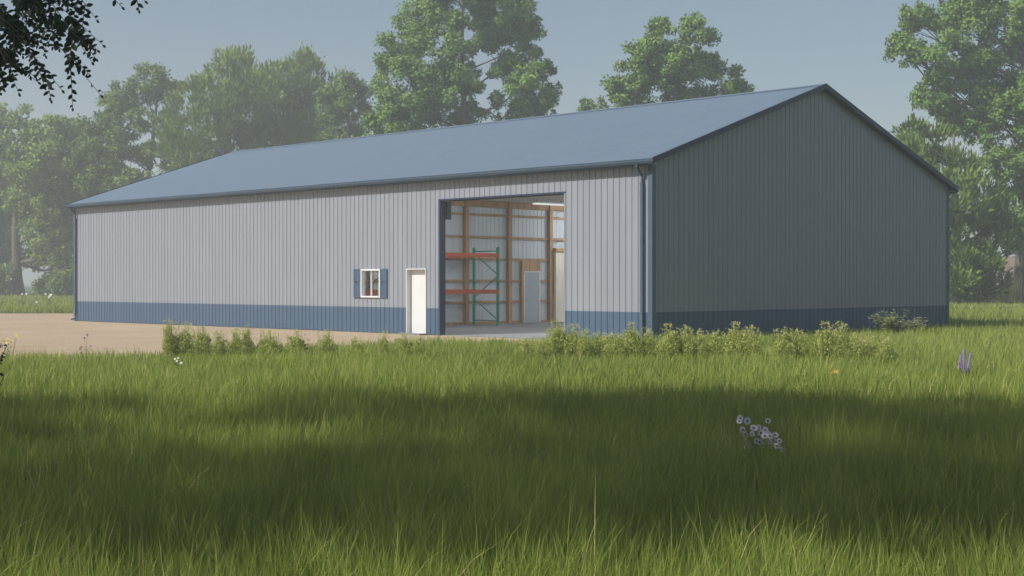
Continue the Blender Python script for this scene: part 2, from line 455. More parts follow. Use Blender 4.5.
# big doorway: jambs, header trim, track box
mb = MB(); mb.box(-.032, .20, OP[1]-.02, OP[1]+.06, .024, OP[2]+.0)
mb.build('door_jamb', M['navy'], barn)
mb = MB(); mb.box(-.026, .20, OP[0]-.03, OP[0]+.01, .024, OP[2]+.0); mb.build('door_jamb', M['grey'], barn)
mb = MB(); mb.box(-.031, .20, OP[0]-.055, OP[1]+.06, OP[2]+.002, OP[2]+.05); mb.build('door_header', M['navy'], barn)
mb = MB(); mb.box(.205, .38, OP[1]-.10, OP[1]-.022, 3.72, 4.28); mb.build('track_box', M['black'], barn)
mb = MB(); mb.box(.21, .27, OP[0]+.03, OP[1]-.17, OP[2]-.02, OP[2]+.05); mb.build('door_track', M['black'], barn)
# walk door
door = MB(); y0, y1, zt = DR
door.box(.14, .185, y0+.034, y1-.034, .03, zt-.034)
dr = door.build('door', M['white'], barn)
fm = MB(); fm.box(-.04, .2, y0, y0+.03, .024, zt); fm.box(-.04, .2, y1-.03, y1, .024, zt); fm.box(-.038, .198, y0+.03, y1-.03, zt-.03, zt-.002)
fm.build('door_frame', M['vinyl'], dr, bevel=.004)
hn = MB(); hn.tube([(.14, y0+.1, 1.0), (.09, y0+.1, 1.0), (.085, y0+.1, 1.0), (.08, y0+.2, 1.0)], .012, n=8); hn.tube([(.14, y0+.1, 1.0), (.13, y0+.1, 1.0)], .03, n=10)
hn.build('handle', M['steelbare'], dr)
st = MB(); st.box(-.35, -.04, y0-.05, y1+.05, .0, .05); st.build('door_step', M['concrete'], barn)
# window
y0, y1, z0, z1 = WN
wf = MB(); t = .055
wf.box(-.045, .12, y0, y0+t, z0, z1); wf.box(-.045, .12, y1-t, y1, z0, z1)
wf.box(-.043, .118, y0+t, y1-t, z1-t, z1-.002); wf.box(-.06, .118, y0+t, y1-t, z0+.002, z0+t)
win = wf.build('window', M['vinyl'], barn, bevel=.004)
mb = MB(); ym = (y0+y1)/2; mb.box(.0, .05, ym-.018, ym+.018, z0+t, z1-t); mb.build('mullion', M['vinyl'], win)
mb = MB(); mb.box(.02, .028, y0+t, ym-.019, z0+t, z1-t); mb.box(.024, .032, ym+.019, y1-t, z0+t, z1-t); mb.build('pane', M['glass'], win)
for a0, a1 in ((y0-.36, y0-.012), (y1+.012, y1+.37)):
    mb = MB()
    mb.box(-.05, -.022, a0, a0+.05, z0-.005, z1+.005); mb.box(-.05, -.022, a1-.05, a1, z0-.005, z1+.005)
    for q in (z0-.005, (z0+z1)/2-.02, z1-.035): mb.box(-.0495, -.0225, a0+.05, a1-.05, q, q+.04)
    k = 0; zz = z0+.04
    while zz < z1-.06:
        if abs(zz-(z0+z1)/2) > .04:
            mb.add([(-.047, a0+.05, zz), (-.047, a1-.05, zz), (-.026, a1-.05, zz+.045), (-.026, a0+.05, zz+.045)], [(0, 1, 2, 3)])
        zz += .036
    mb.build('shutter', M['blue'], win)
# ceiling, inner partition
mb = MB(); mb.box(.05, WID-.05, .05, 16.2, H-.02, H+.02); mb.build('ceiling', M['ceil'], barn)
PS = 16.34
pm = MB(); sheet(pm, lambda a, d, z: (a, PS-d, z), .06, WID-.06, .022, H-.025, pitch=.2286, h=.015)
part = pm.build('partition_wall', M['liner'], barn)
posts = [.87, 3.30, 5.74, 8.17, 10.60, 13.03, 15.47]
for q in posts:
    mb = MB(); mb.box(q-.09, q+.09, PS-.20, PS-.02, .024, H-.024); mb.build('post', M['wood'], part, bevel=.005)
for zg in (.07, .91, 1.76, 2.64, 3.52, 4.42):
    mb = MB(); mb.box(.08, WID-.08, PS-.085, PS-.03, zg-.05, zg+.05); mb.build('girt', M['wood'], part)
mb = MB(); mb.box(.08, WID-.08, PS-.13, PS-.035, 4.72, H-.03); mb.build('header_beam', M['wood'], part)
pd = MB(); pd.box(11.46, 12.32, PS-.14, PS-.10, .03, 2.11); pdo = pd.build('partition_door', M['door2'], barn)
mb = MB(); mb.box(11.40, 11.458, PS-.16, PS-.09, .024, 2.17); mb.box(12.322, 12.38, PS-.16, PS-.09, .024, 2.17); mb.box(11.458, 12.322, PS-.158, PS-.09, 2.112, 2.168)
mb.build('door_frame', M['vinyl'], pdo)
mb = MB(); mb.tube([(11.55, PS-.14, 1.0), (11.55, PS-.2, 1.0), (11.66, PS-.205, 1.0)], .012, n=6); mb.build('handle', M['steelbare'], pdo)
mb = MB(); mb.box(11.28, 11.395, PS-.19, PS-.03, .024, 2.62); mb.build('post', M['wood'], part)
mb = MB()
for k in range(6): mb.box(11.41+k*.163, 11.41+k*.163+.15, PS-.17+.004*(k % 2), PS-.09, 2.175, 2.60)
mb.build('header_boards', M['wood'], part)
lw = MB(); sheet(lw, lambda a, d, z: (a, 15.98-d, z), 13.14, 16.5, .03, 2.98, pitch=.2286, h=.015)
lw.add([(13.14, 15.98, .03), (13.14, 16.13, .03), (13.14, 16.13, 2.98), (13.14, 15.98, 2.98)], [(3, 2, 1, 0)])
lo = lw.build('liner_wall', M['cream'], barn)
mb = MB(); mb.box(13.10, 16.5, 15.94, 16.13, 2.982, 3.14); mb.build('top_plate', M['wood2'], lo)

# ceiling lamps: one dim in view, the rest added unseen to brighten the bay
def lamp(lm):
    e = empty('ceiling_light', 'white strip light under the barn ceiling, one in view, others added unseen', 'ceiling light', group='strip lights under the barn ceiling')
    mb = MB(); mb.box(-.9, .9, -.09, .09, .0, .05); mb.build('housing', M['vinyl'], e)
    mb = MB(); mb.box(-.88, .88, -.07, .07, -.05, -.002); mb.build('diffuser', lm, e, bevel=.015)
    for xx in (-.7, .7):
        mb = MB(); mb.tube([(xx, 0, .05), (xx, 0, .17)], .008, n=5); mb.build('hanger', M['black'], e)
    return e
proto = None
bm_ = Matrix.Translation((BX, BY, 0)) @ Matrix.Rotation(R(45), 4, 'Z')
for (wv, sv) in ((10.1, 13.5), (4.2, 13.5), (4.2, 8.0), (10.1, 8.0), (14.5, 11.0), (10.1, 3.0), (14.4, 14.5), (7.0, 5.0), (13.5, 6.0), (4.2, 3.0)):
    if (wv, sv) == (10.1, 13.5): o = lamp(M['lamp_dim'])
    elif proto is None: o = proto = lamp(M['lamp'])  # bright lamp added out of view to light the interior
    else: o = copy_tree(proto)
    o.location = bm_ @ Vector((wv, sv, 4.79)); o.rotation_euler = (0, 0, R(45))

# pallet rack
rack = empty('pallet_rack', 'pallet rack with green uprights and orange red beams inside the doorway', 'pallet rack', tuple(bm_ @ Vector((0, 0, .022))), R(45))
RY0, RY1 = 14.5, 15.85
RX = [8.25, 5.36, 2.33, .30]
for x in RX:
    mb = MB()
    for yy in (RY0, RY1):
        mb.box(x-.045, x+.045, yy-.04, yy+.04, 0, 3.05)
    up = mb.build('upright', M['rackgreen'], rack)
    for yy in (RY0, RY1):
        mb = MB(); mb.box(x-.08, x+.08, yy-.075, yy+.075, 0.001, .012); mb.build('foot_plate', M['rackgreen'], up)
    mb = MB()
    zz = .18; k = 0
    for zz in (.18, 2.9): mb.beam((x, RY0+.04, zz), (x, RY1-.04, zz), .04, .04)
    zs = [.18, 1.05, 1.95, 2.85]
    for k in range(3):
        a_, b_ = (RY1, RY0) if k % 2 == 0 else (RY0, RY1)
        sg = .04 if a_ < b_ else -.04
        mb.beam((x, a_+sg, zs[k+1]-.05), (x, b_-sg, zs[k]+.05), .035, .035)
    mb.build('brace', M['rackgreen'], up)
for x1, x0 in zip(RX, RX[1:]):
    for yy in (RY0-.045, RY1+.045):
        for zb in (1.24, 2.64):
            mb = MB(); s_ = .03
            mb.box(x0+.046, x1-.046, yy-s_, yy+s_, zb, zb+.16)
            mb.box(x0+.02, x0+.10, yy-s_-.006, yy+s_+.006, zb-.03, zb+.17); mb.box(x1-.10, x1-.02, yy-s_-.006, yy+s_+.006, zb-.03, zb+.17)
            mb.build('beam', M['rackred'], rack)

# ------------------------------------------------------------------ foliage helpers
def unit(a): return a/np.maximum(1e-9, np.linalg.norm(a, axis=1))[:, None]

def leaf_arrays(C, D, N, L, W, kind='rhomb'):
    """leaf faces: centre-base C, long axis D, normal N, length L, width W"""
    n = len(C); D = unit(D); S = unit(np.cross(D, N)); Nn = np.cross(S, D)
    L = np.broadcast_to(np.asarray(L, float), (n,))[:, None]; W = np.broadcast_to(np.asarray(W, float), (n,))[:, None]
    if kind == 'rhomb':
        V = np.stack([C, C+D*L*.45+S*W*.5+Nn*L*.06, C+D*L, C+D*L*.45-S*W*.5+Nn*L*.06], 1)
        F = np.arange(4*n).reshape(n, 4)
    else:   # pointed oval, 8 verts
        V = np.stack([C, C+D*L*.2+S*W*.36, C+D*L*.5+S*W*.5, C+D*L*.8+S*W*.3, C+D*L-Nn*L*.06, C+D*L*.8-S*W*.3, C+D*L*.5-S*W*.5, C+D*L*.2-S*W*.36], 1)
        F = np.arange(8*n).reshape(n, 8)
    return V.reshape(-1, 3), F

def crown_leaves(rng, lobes, leaf, dens, style, clump=1.0):
    """lobes (k,6) centre+radii -> leaf arrays; every lobe is built of leafy puffs on its twig ends"""
    CC = []; DD = []; NN = []; TT = []
    for (x, y, z, rx, ry, rz) in lobes:
        area = math.pi*rx*rz
        n = int(dens*area/(leaf*leaf*.35)); cr = clump*.40*min(1.9, max(.35, rx**.75))
        nc = max(5, int(2.6*(rx/cr)**2))
        d = unit(rng.normal(size=(nc, 3))+np.array([0, 0, .15])); rr = rng.uniform(.2, 1, nc)**.4*.92
        rr *= 1+rng.normal(0, .15, nc)
        cc = np.array([x, y, z])+d*rr[:, None]*np.array([rx, ry, rz])
        cs = cr*rng.uniform(.45, 1.3, nc)
        ct = rng.uniform(0, .5, nc)
        pr = cs**2; k = rng.choice(nc, n, p=pr/pr.sum())
        u = unit(rng.normal(size=(n, 3))); r_ = np.clip(rng.uniform(.15, 1, n)**.45+rng.normal(0, .13, n), .1, 1.5)
        off = u*r_[:, None]*cs[k][:, None]*np.array([1, 1, .78])
        C = cc[k]+off
        out = unit(C-np.array([x, y, z-rz*.3]))
        if style == 'feather':
            C = C+out*rng.uniform(0, .5, n)[:, None]*cs[k][:, None]+np.array([0, 0, .35])*cs[k][:, None]*rng.uniform(-1, 1, n)[:, None]
            D = out*.7+u*.35+np.array([0, 0, .7])+rng.normal(size=(n, 3))*.22
            N = u*.9+out*.5+rng.normal(size=(n, 3))*.4
        else:
            D = rng.normal(size=(n, 3))+u*.3
            N = u*1.1+out*.6+np.array([0, 0, .15])+rng.normal(size=(n, 3))*.28
        CC.append(C); DD.append(D); NN.append(N); TT.append(np.clip(ct[k]+rng.uniform(0, .45, n), 0, 1))
    return map(np.concatenate, (CC, DD, NN, TT))

def px_lobes(circles, D, cx, rng, depth=1.0):
    """circles (column, row, radius) at depth D, relative to the trunk column cx"""
    out = []
    for (a, b_, r) in circles:
        rr = r*(1.17 if cx < 320 else 1.1)/F_PX*D
        out.append(((a-cx)/F_PX*D, rng.uniform(-.9, .9)*rr*depth, hz(b_, D), rr, rr*1.05, rr*.95))
    return out

def tree(name, label, loc, lobes, leaf, material, bark, trunk_r, dens=6.5, style='round', seed=0, lean=0, group=None, clump=1.0, asp=.62, top=None, cat='tree', limbs=True):
    rng = np.random.default_rng(seed)
    root = empty(name, label, cat, (loc[0], loc[1], 0), 0, group)
    zs = [l[2] for l in lobes]; ht = top if top else max(zs)
    mb = MB(); n = 9
    P = []; rad = []
    for i in range(n):
        t = i/(n-1)
        P.append((lean*t*t+math.sin(t*5+seed)*.012*ht, math.cos(t*4+seed)*.012*ht, -.15+ht*t)); rad.append(trunk_r*(1.35 if i == 0 else 1)*(1-.85*t)+.02)
    mb.tube(P, rad, 9)
    if limbs:
        for (x, y, z, rx, ry, rz) in lobes:
            t = min(.92, max(.22, (z-.55*math.hypot(x, y)-.3*rz)/ht))
            i = t*(n-1); i0 = int(i); f = i-i0
            s = Vector(P[i0]).lerp(Vector(P[min(n-1, i0+1)]), f)
            e = Vector((x, y, z)); mid = s.lerp(e, .5)+Vector((0, 0, -.06*(e-s).length+.25*rz*.3))
            r0 = trunk_r*(1-.8*t)*.42; ln_ = (e-s).length; mid = mid+Vector((rng.normal(), rng.normal(), -abs(rng.normal())))*.09*ln_
            mb.tube([s, s.lerp(mid, .5), mid, mid.lerp(e, .55), e], [r0, r0*.8, r0*.6, r0*.45, r0*.25], 6)
            for k in range(5):
                q = e+Vector(rng.normal(size=3))*rx*.55
                mb.tube([mid.lerp(e, .6), e.lerp(q, .5)+Vector((0, 0, .05*rx)), q], [r0*.35, r0*.22, r0*.08+.005], 5)
    mb.build('trunk', bark, root, smooth=True)
    C, Dd, N, T = crown_leaves(rng, lobes, leaf, dens, style, clump)
    n = len(C); L = leaf*rng.uniform(.65, 1.3, n)
    V, F = leaf_arrays(C, Dd, N, L, L*asp)
    np_mesh('crown', V, F, material, root, tint=T)
    return root

# ------------------------------------------------------------------ background trees
rg = np.random.default_rng(11)
def bg_tree(name, label, cx, D, circles, leaf, material, tr, **kw):
    x, y = at(cx, D)
    return tree(name, label, (x, y), px_lobes(circles, D, cx, rg), leaf, material, kw.pop('bark', M['bark']), tr, **kw)

bg_tree('broadleaf_tree', 'hazy broadleaf tree cut by the left picture edge, beside the trunk with a pale gap', -1, 172,
        [(-12,152,34),(14,135,24),(-14,205,42),(20,176,24),(2,190,26),(-25,245,36)], .50, M['leafB'], .55, seed=1)
bg_tree('broadleaf_tree', 'wide hazy broadleaf tree left of the barn with its bare trunk showing above the lawn', 17, 160,
        [(62,146,26),(42,172,28),(78,172,28),(86,205,30),(50,210,30),(86,245,32),(44,246,22),(70,135,18),(100,190,22),(108,235,26),(64,268,20),(30,200,22),(60,225,26),(80,150,20)], .38, M['leafB'], .62, seed=2, lean=.6)
bg_tree('broadleaf_tree', 'open branched tree with bent trunk showing through, over the far roof end', 146, 152,
        [(112,104,21),(104,138,24),(150,84,19),(170,90,14),(126,168,24),(168,122,13),(95,165,20),(118,128,16),(172,160,12),(140,190,20),(138,120,12),(153,152,12),(128,188,18)], .35, M['leafA'], .5, seed=3, bark=M['barkpale'], lean=1.0)
bg_tree('feathery_tree', 'tall feathery olive tree with a pointed top, leftmost of the two feathery ones', 226, 150,
        [(232,76,20),(215,98,28),(200,132,30),(245,112,32),(188,164,28),(238,155,36),(262,92,22),(228,60,9),(212,190,30)], .62, M['leafB'], .6, style='feather', seed=4, asp=.34, dens=9, clump=1.25)
bg_tree('feathery_tree', 'rounder feathery olive tree with ragged top between feathery and dark topped neighbours', 296, 156,
        [(284,84,22),(306,82,20),(284,122,30),(322,108,24),(306,150,32),(275,150,26)], .62, M['leafB'], .6, style='feather', seed=5, asp=.34, dens=9, clump=1.25)
bg_tree('broadleaf_tree', 'mid height green tree with dark right side, just left of the tallest tree', 350, 144,
        [(347,96,20),(336,124,24),(362,116,12),(354,148,24),(366,98,10),(330,100,14)], .33, M['leafA'], .45, seed=6)
bg_tree('broadleaf_tree', 'tallest tree with straight dark trunk showing in its crown, behind the roof middle', 466, 116,
        [(432,14,30),(404,44,24),(386,62,12),(438,58,30),(412,88,30),(446,98,24),(396,122,26),(428,128,30),(505,12,32),(524,34,16),(518,52,28),
         (532,90,24),(540,72,12),(551,92,9),(512,116,16),(468,-22,32),(492,30,18),(484,46,13),(494,74,8),(476,4,18),(498,100,9),(470,70,9),(461,28,13),(470,112,15),(457,78,12),(466,52,10),(476,88,10),(462,122,14),(440,-20,26),(505,-22,26),(376,140,18),(545,108,12),(528,110,16)], .27, M['leafC'], .42, seed=7, top=hz(-30, 116))
bg_tree('broadleaf_tree', 'rounded bright tree standing alone behind the roof ridge right of centre', 678, 112,
        [(663,44,20),(694,38,18),(640,66,20),(622,90,17),(660,84,28),(698,74,26),(724,78,18),(738,94,13),(690,106,28),(634,108,22),(714,60,9),(676,62,20),(648,46,10),(745,100,8)], .265, M['leafC'], .42, seed=8)
bg_tree('small_tree', 'small pale treetop just left of the rounded tree, lighter of the two tips', 587, 140,
        [(587,112,8),(585,103,5),(590,104,4),(587,126,10)], .36, M['leafC'], .2, seed=9, clump=.5)
bg_tree('small_tree', 'small dark treetop poking above the roof, touching the rounded tree', 602, 138,
        [(602,108,5),(601,100,3),(603,116,7)], .32, M['leafA'], .2, seed=10, clump=.4)
bg_tree('broadleaf_tree', 'big leafy tree with high crown cut by the right picture edge', 1022, 106,
        [(926,20,22),(906,52,18),(940,60,24),(968,30,28),(1000,12,30),(958,92,26),(1010,62,28),(928,92,16),(1004,120,28),(1038,96,36),(970,128,18),(1034,160,32),
         (1000,168,16),(912,18,14),(950,-8,24),(990,-26,34),(1045,30,40),(1015,190,18),(894,40,8),(1050,215,30),(985,102,20),(948,112,14),(1002,96,22),(1012,225,14),(990,150,16),(975,60,22)], .26, M['leafC'], .5, seed=12, top=hz(-30, 106))
bg_tree('willow_tree', 'dark willowy tree close behind the right end of the barn', 955, 98,
        [(934,150,24),(914,132,13),(958,172,28),(938,202,28),(982,204,22),(962,234,30),(950,266,26),(980,262,14),(905,165,22),(925,240,28),(990,228,12),(970,284,18),(1000,282,10),(945,288,16),(1008,228,12),(995,244,12),(1000,214,15),(1013,252,7),(990,226,17),(974,262,18),(985,285,14)], .46, M['leafA'], .35, style='feather', seed=13, asp=.36, dens=9)
# undergrowth shrubs under the trees
for k, (px_, py_, r_, D_, lab) in enumerate([
        (72, 272, 17, 150, 'dark undergrowth shrub beside the left end of the barn under the wide tree'),
        (48, 280, 11, 152, 'low shrub in the gap between tree trunks at far left'),
        (-10, 268, 20, 158, 'shady shrub at the left picture edge under the hazy tree'),
        (1008, 296, 7, 108, 'low leafy shrub beside the right hand trunk'),
        (975, 294, 10, 103, 'low dark shrub at the foot of the willowy tree')]):
    x, y = at(px_, D_); rr = r_/F_PX*D_; zz = hz(py_, D_)
    tree('undergrowth_shrub', lab, (x, y), [(0, 0, zz*.75, rr, rr, zz*.6), (rr*.7, .3, zz*.55, rr*.7, rr*.7, zz*.5), (-rr*.7, -.3, zz*.5, rr*.7, rr*.7, zz*.45)],
         .34, M['leafA'], M['bark'], .06, seed=20+k, clump=.8, cat='shrub', dens=6)

# far farmhouse with a reddish roof glimpsed by the right trunk
hx, hy = at(1004, 210)
fh = empty('farmhouse', 'distant farmhouse with reddish roof glimpsed left of the right hand trunk', 'farmhouse', (hx, hy, 0), R(20))
mb = MB(); mb.box(-2.4, 2.4, -3, 3, 0, 3.4); mb.add([(-2.4,-3,3.4),(-2.4,3,3.4),(-2.4,0,5.4),(2.4,-3,3.4),(2.4,3,3.4),(2.4,0,5.4)], [(0,2,1),(3,4,5)])
wl_ = mb.build('wall', simple('farmhouse_wall', (.5, .45, .36), .8), fh)
mb = MB()
mb.add([(-2.7,-3.4,3.2),(2.7,-3.4,3.2),(2.7,0,5.5),(-2.7,0,5.5),(-2.7,3.4,3.2),(2.7,3.4,3.2)], [(0,1,2,3),(3,2,5,4)]); 
rfh = mb.build('roof', simple('farmhouse_roof', (.26, .15, .11), .8), fh); sm = rfh.modifiers.new('solid', 'SOLIDIFY'); sm.thickness = .12
for xx in (-1.6, .6):
    mb = MB(); mb.box(xx, xx+1, -3.05, -2.96, 1, 2.3); mb.build('window', M['black'], fh)

# ------------------------------------------------------------------ shade trees beside the camera (out of frame) and the near branch
def shade_tree(label, loc, lobes, seed, leaf=.17, dens=2.3, tr=.28, **kw):
    L = [(x-loc[0], y-loc[1], z, a, b_, c) for x, y, z, a, b_, c in lobes]
    return tree('shade_tree', label, loc, L, leaf, M['leafD'], M['bark'], tr, dens=dens, seed=seed, clump=.75, **kw)

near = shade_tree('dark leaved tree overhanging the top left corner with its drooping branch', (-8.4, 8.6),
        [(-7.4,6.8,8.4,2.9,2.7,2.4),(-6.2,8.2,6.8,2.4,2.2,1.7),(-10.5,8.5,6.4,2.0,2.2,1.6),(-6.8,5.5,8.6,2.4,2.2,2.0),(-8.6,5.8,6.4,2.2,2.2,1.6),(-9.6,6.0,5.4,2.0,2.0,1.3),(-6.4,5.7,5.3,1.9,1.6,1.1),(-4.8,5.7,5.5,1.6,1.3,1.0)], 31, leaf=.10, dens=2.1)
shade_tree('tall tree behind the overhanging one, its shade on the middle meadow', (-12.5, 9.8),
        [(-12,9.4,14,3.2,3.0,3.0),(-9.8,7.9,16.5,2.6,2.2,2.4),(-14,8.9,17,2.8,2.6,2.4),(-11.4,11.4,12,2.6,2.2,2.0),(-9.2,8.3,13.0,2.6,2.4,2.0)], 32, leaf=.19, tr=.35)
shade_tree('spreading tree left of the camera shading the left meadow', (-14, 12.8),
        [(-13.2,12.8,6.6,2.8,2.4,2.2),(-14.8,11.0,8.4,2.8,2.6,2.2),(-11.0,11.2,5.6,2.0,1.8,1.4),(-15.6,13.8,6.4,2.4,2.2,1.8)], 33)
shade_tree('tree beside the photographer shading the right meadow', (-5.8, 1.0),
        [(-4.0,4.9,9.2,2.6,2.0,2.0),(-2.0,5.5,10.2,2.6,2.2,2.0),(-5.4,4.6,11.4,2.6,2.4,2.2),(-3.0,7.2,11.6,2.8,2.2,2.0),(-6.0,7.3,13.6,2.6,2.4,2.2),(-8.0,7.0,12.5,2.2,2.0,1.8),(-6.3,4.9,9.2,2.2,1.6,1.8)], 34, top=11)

# near branch: hanging twigs with pinnate leaves
def P3(px, py, d): 
    x, y = at(px, d); return Vector((x, y, hz(py, d)))
rb = np.random.default_rng(5)
br = MB(); LC = []; LD = []; LN = []; LL = []
def spray(p0, p1, nleaf, size, droop=.12, sub=0):
    d = p1-p0; ln = d.length; side = d.cross(Vector((0, 1, 0))).normalized()
    mid = p0.lerp(p1, .5)+Vector((0, 0, droop*ln))
    pts_ = []
    for i in range(9):
        t = i/8; pts_.append(p0*(1-t)**2+mid*2*t*(1-t)+p1*t*t)
    br.tube(pts_, [.004*(1-.8*i/8)+.001 for i in range(9)], 5)
    for i in range(nleaf):
        t = (i+.5)/nleaf; q = p0*(1-t)**2+mid*2*t*(1-t)+p1*t*t
        tan = ((mid-p0)*(1-t)+(p1-mid)*t).normalized()
        sd = tan.cross(Vector((rb.normal()*.3, 1, rb.normal()*.3))).normalized()*(1 if i % 2 else -1)
        dv = tan*.55+sd*.85+Vector((rb.normal()*.2, rb.normal()*.35, rb.normal()*.2-.1))
        LC.append(q); LD.append(dv); LN.append(Vector((rb.normal()*.45, -1+rb.normal()*.3, rb.normal()*.45))); LL.append(size*(1.05-.5*t**3)*rb.uniform(.75, 1.2))
    LC.append(p1); LD.append((p1-mid).normalized()); LN.append(Vector((0, -1, .2))); LL.append(size*.55)
    if sub:
        for k in range(sub):
            t = rb.uniform(.15, .9); q = p0*(1-t)**2+mid*2*t*(1-t)+p1*t*t
            t = rb.uniform(.3, .85); q = p0*(1-t)**2+mid*2*t*(1-t)+p1*t*t; a = rb.uniform(.5, 1.0)*(.35 if k % 2 else 1)*(-1 if k % 2 else 1)
            tan = (p1-p0).normalized(); rot = Matrix.Rotation(a, 3, 'Y')
            e = q+(rot @ tan)*ln*rb.uniform(.15, .28)+Vector((0, rb.normal()*.08, -.03))
            spray(q, e, max(4, int(nleaf*.5)), size*.95, .1)
DB = 9.6
root_b = P3(-60, -70, DB)
for (a, b_, c, d_, n, sb) in [(-30,-40,101,95,22,6),(-40,-20,62,90,22,6),(-30,-10,19,93,20,5),(-20,-50,103,45,22,6),(0,-60,92,62,22,6),(30,-60,97,20,16,4),
                        (-60,20,38,82,20,5),(-40,0,44,50,20,6),(-20,-30,70,36,18,6),(-50,10,10,60,18,5),(-10,-40,50,22,18,6),(70,-40,122,7,12,2),(95,-40,145,1,10,1),
                        (-40,-30,28,40,20,6),(-50,-10,6,28,18,6),(-20,-60,40,6,18,6),(10,-50,76,10,16,4)]:
    dd = DB+rb.uniform(-.5, .5)
    spray(P3(a, b_, dd), P3(c, d_, dd+rb.uniform(-.2, .2)), n, .058, .07, sb)
limb_end = P3(-45, -35, DB)
br.tube([(-8.3, 8.7, 4.4), (-7.2, 9.0, 4.9), (-5.6, 9.4, 4.6), tuple(limb_end), tuple(P3(0, -25, DB))], [.11, .08, .05, .022, .006], 8)
br.tube([tuple(limb_end), tuple(P3(60, -60, DB)), tuple(P3(110, -55, DB))], [.03, .018, .008], 7)
br.tube([(-5.6, 9.4, 4.6), tuple(P3(-60, 10, DB)), tuple(P3(-30, 40, DB))], [.02, .01, .004], 7)
def v_off(vs, loc): return [(v[0]-loc[0], v[1]-loc[1], v[2]-(loc[2] if len(loc) > 2 else 0)) for v in vs]
nl = (-8.4, 8.6, 0)
br.v = v_off(br.v, nl)
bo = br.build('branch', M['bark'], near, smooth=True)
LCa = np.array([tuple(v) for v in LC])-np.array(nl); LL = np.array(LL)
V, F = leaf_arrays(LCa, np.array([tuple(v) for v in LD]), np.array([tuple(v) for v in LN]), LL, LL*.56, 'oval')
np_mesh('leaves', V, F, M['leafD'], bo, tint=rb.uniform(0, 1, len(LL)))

# ------------------------------------------------------------------ meadow grass
rgm = np.random.default_rng(21)
def vnoise(X, Y, sc, seed):
    r = np.random.default_rng(seed).uniform(0, 1, (64, 64)); x = X/sc; y = Y/sc
    xi = np.floor(x).astype(int); yi = np.floor(y).astype(int); fx = x-xi; fy = y-yi
    fx = fx*fx*(3-2*fx); fy = fy*fy*(3-2*fy); g_ = lambda i, j: r[i % 64, j % 64]
    return (g_(xi, yi)*(1-fx)+g_(xi+1, yi)*fx)*(1-fy)+(g_(xi, yi+1)*(1-fx)+g_(xi+1, yi+1)*fx)*fy
BARNP = [tuple((bm_ @ Vector((a, b_, 0)))[:2]) for a, b_ in ((-.4, -.25), (WID+.3, -.25), (WID+.3, LEN+.3), (-.4, LEN+.3))]
def blades(y0, y1, dens, seg, hmean, wid, xlim=None):
    x1_ = .41*y1+4
    lo_, hi_ = xlim if xlim else (-x1_, x1_)
    n = int(dens*(hi_-lo_)*(y1-y0))
    X = rgm.uniform(lo_, hi_, n); Y = rgm.uniform(y0, y1, n)
    k = np.abs(X) < .41*Y+4
    edge = .35*(vnoise(X, Y, .8, 4)-.5)
    k &= ~in_poly(X, Y+edge-.1, GRAV) & ~in_poly(X, Y, BARNP)
    k &= rgm.uniform(0, 1, n) < .45+.75*vnoise(X, Y, .45, 5)
    ax, ay = at(758, 12.7); k &= ~((np.hypot((X-ax)/.5, (Y-ay)/.9) < 1) & (rgm.uniform(0, 1, n) < .88))
    return X[k], Y[k], seg, hmean, wid
bands = [blades(5.6, 8, 2300, 4, .38, .0046), blades(8, 10, 2100, 4, .38, .005), blades(10, 13, 1700, 3, .38, .0056), blades(13, 17, 1200, 3, .38, .007),
         blades(17, 22, 600, 3, .33, .011), blades(22, 28, 430, 2, .29, .0135), blades(28, 39.5, 330, 2, .26, .017), blades(39.5, 50, 190, 2, .25, .024, (0, 22)),
         blades(50, 75, 70, 2, .34, .04, (10, 34)), blades(75, 118, 34, 2, .34, .06, (18, 50)),
         blades(77, 84, 60, 2, .34, .05, (-34, -12)), blades(84, 150, 14, 2, .36, .09, (-60, -12))]
VV = []; FQ = []; FT = []; TQ = []; TT_ = []; AL = []; base = 0
for X, Y, seg, hm, wd in bands:
    n = len(X)
    big = vnoise(X, Y, 2.3, 8); fine = vnoise(X, Y, .35, 9)
    Hh = hm*(.45+.45*big+.55*fine)*np.clip(rgm.normal(1, .22, n), .4, 1.7)
    tall = rgm.uniform(0, 1, n) < .02; Hh[tall] *= 1.35
    az = rgm.uniform(0, 2*math.pi, n); lean = np.abs(rgm.normal(.10, .12, n))+.02
    bend = np.abs(rgm.normal(.06, .22, n)); bend[tall] *= .4
    dx = np.cos(az)+.15; dy = np.sin(az)*.7
    fa = rgm.uniform(0, 2*math.pi, n)                     # facing of the blade's flat side
    sx, sy = np.cos(fa), np.sin(fa)
    W = wd*rgm.uniform(.6, 1.4, n)
    tint = np.clip(.18*big+.3*vnoise(X, Y, 6, 10)+.32*fine+rgm.uniform(-.1, .42, n), 0, .92); tint[rgm.uniform(0, 1, n) < .05] = 1.0
    rows = []
    for i in range(seg+1):
        t = i/seg
        off = Hh*(lean*t+bend*t**3*.8); zz = Hh*(t-.25*np.minimum(1.4, bend)*t**4)
        c = np.stack([X+dx*off, Y+dy*off, zz], 1)
        hw = W*.5*(1-.75*t**2) if i < seg else None
        if i < seg:
            s2 = np.stack([sx*hw, sy*hw, np.zeros(n)], 1); rows += [c-s2, c+s2]
        else: rows.append(c)
    k = 2*seg+1
    Vb = np.stack(rows, 1); VV.append(Vb.reshape(-1, 3))
    AL.append(np.tile(np.array([v for i in range(seg) for v in (i/seg, i/seg)]+[1.0]), n))
    ids = base+np.arange(n)[:, None]*k
    for i in range(seg-1):
        FQ.append(ids+np.array([2*i, 2*i+1, 2*i+3, 2*i+2])); TQ.append(tint)
    FT.append(ids+np.array([2*seg-2, 2*seg-1, 2*seg])); TT_.append(tint)
    base += n*k
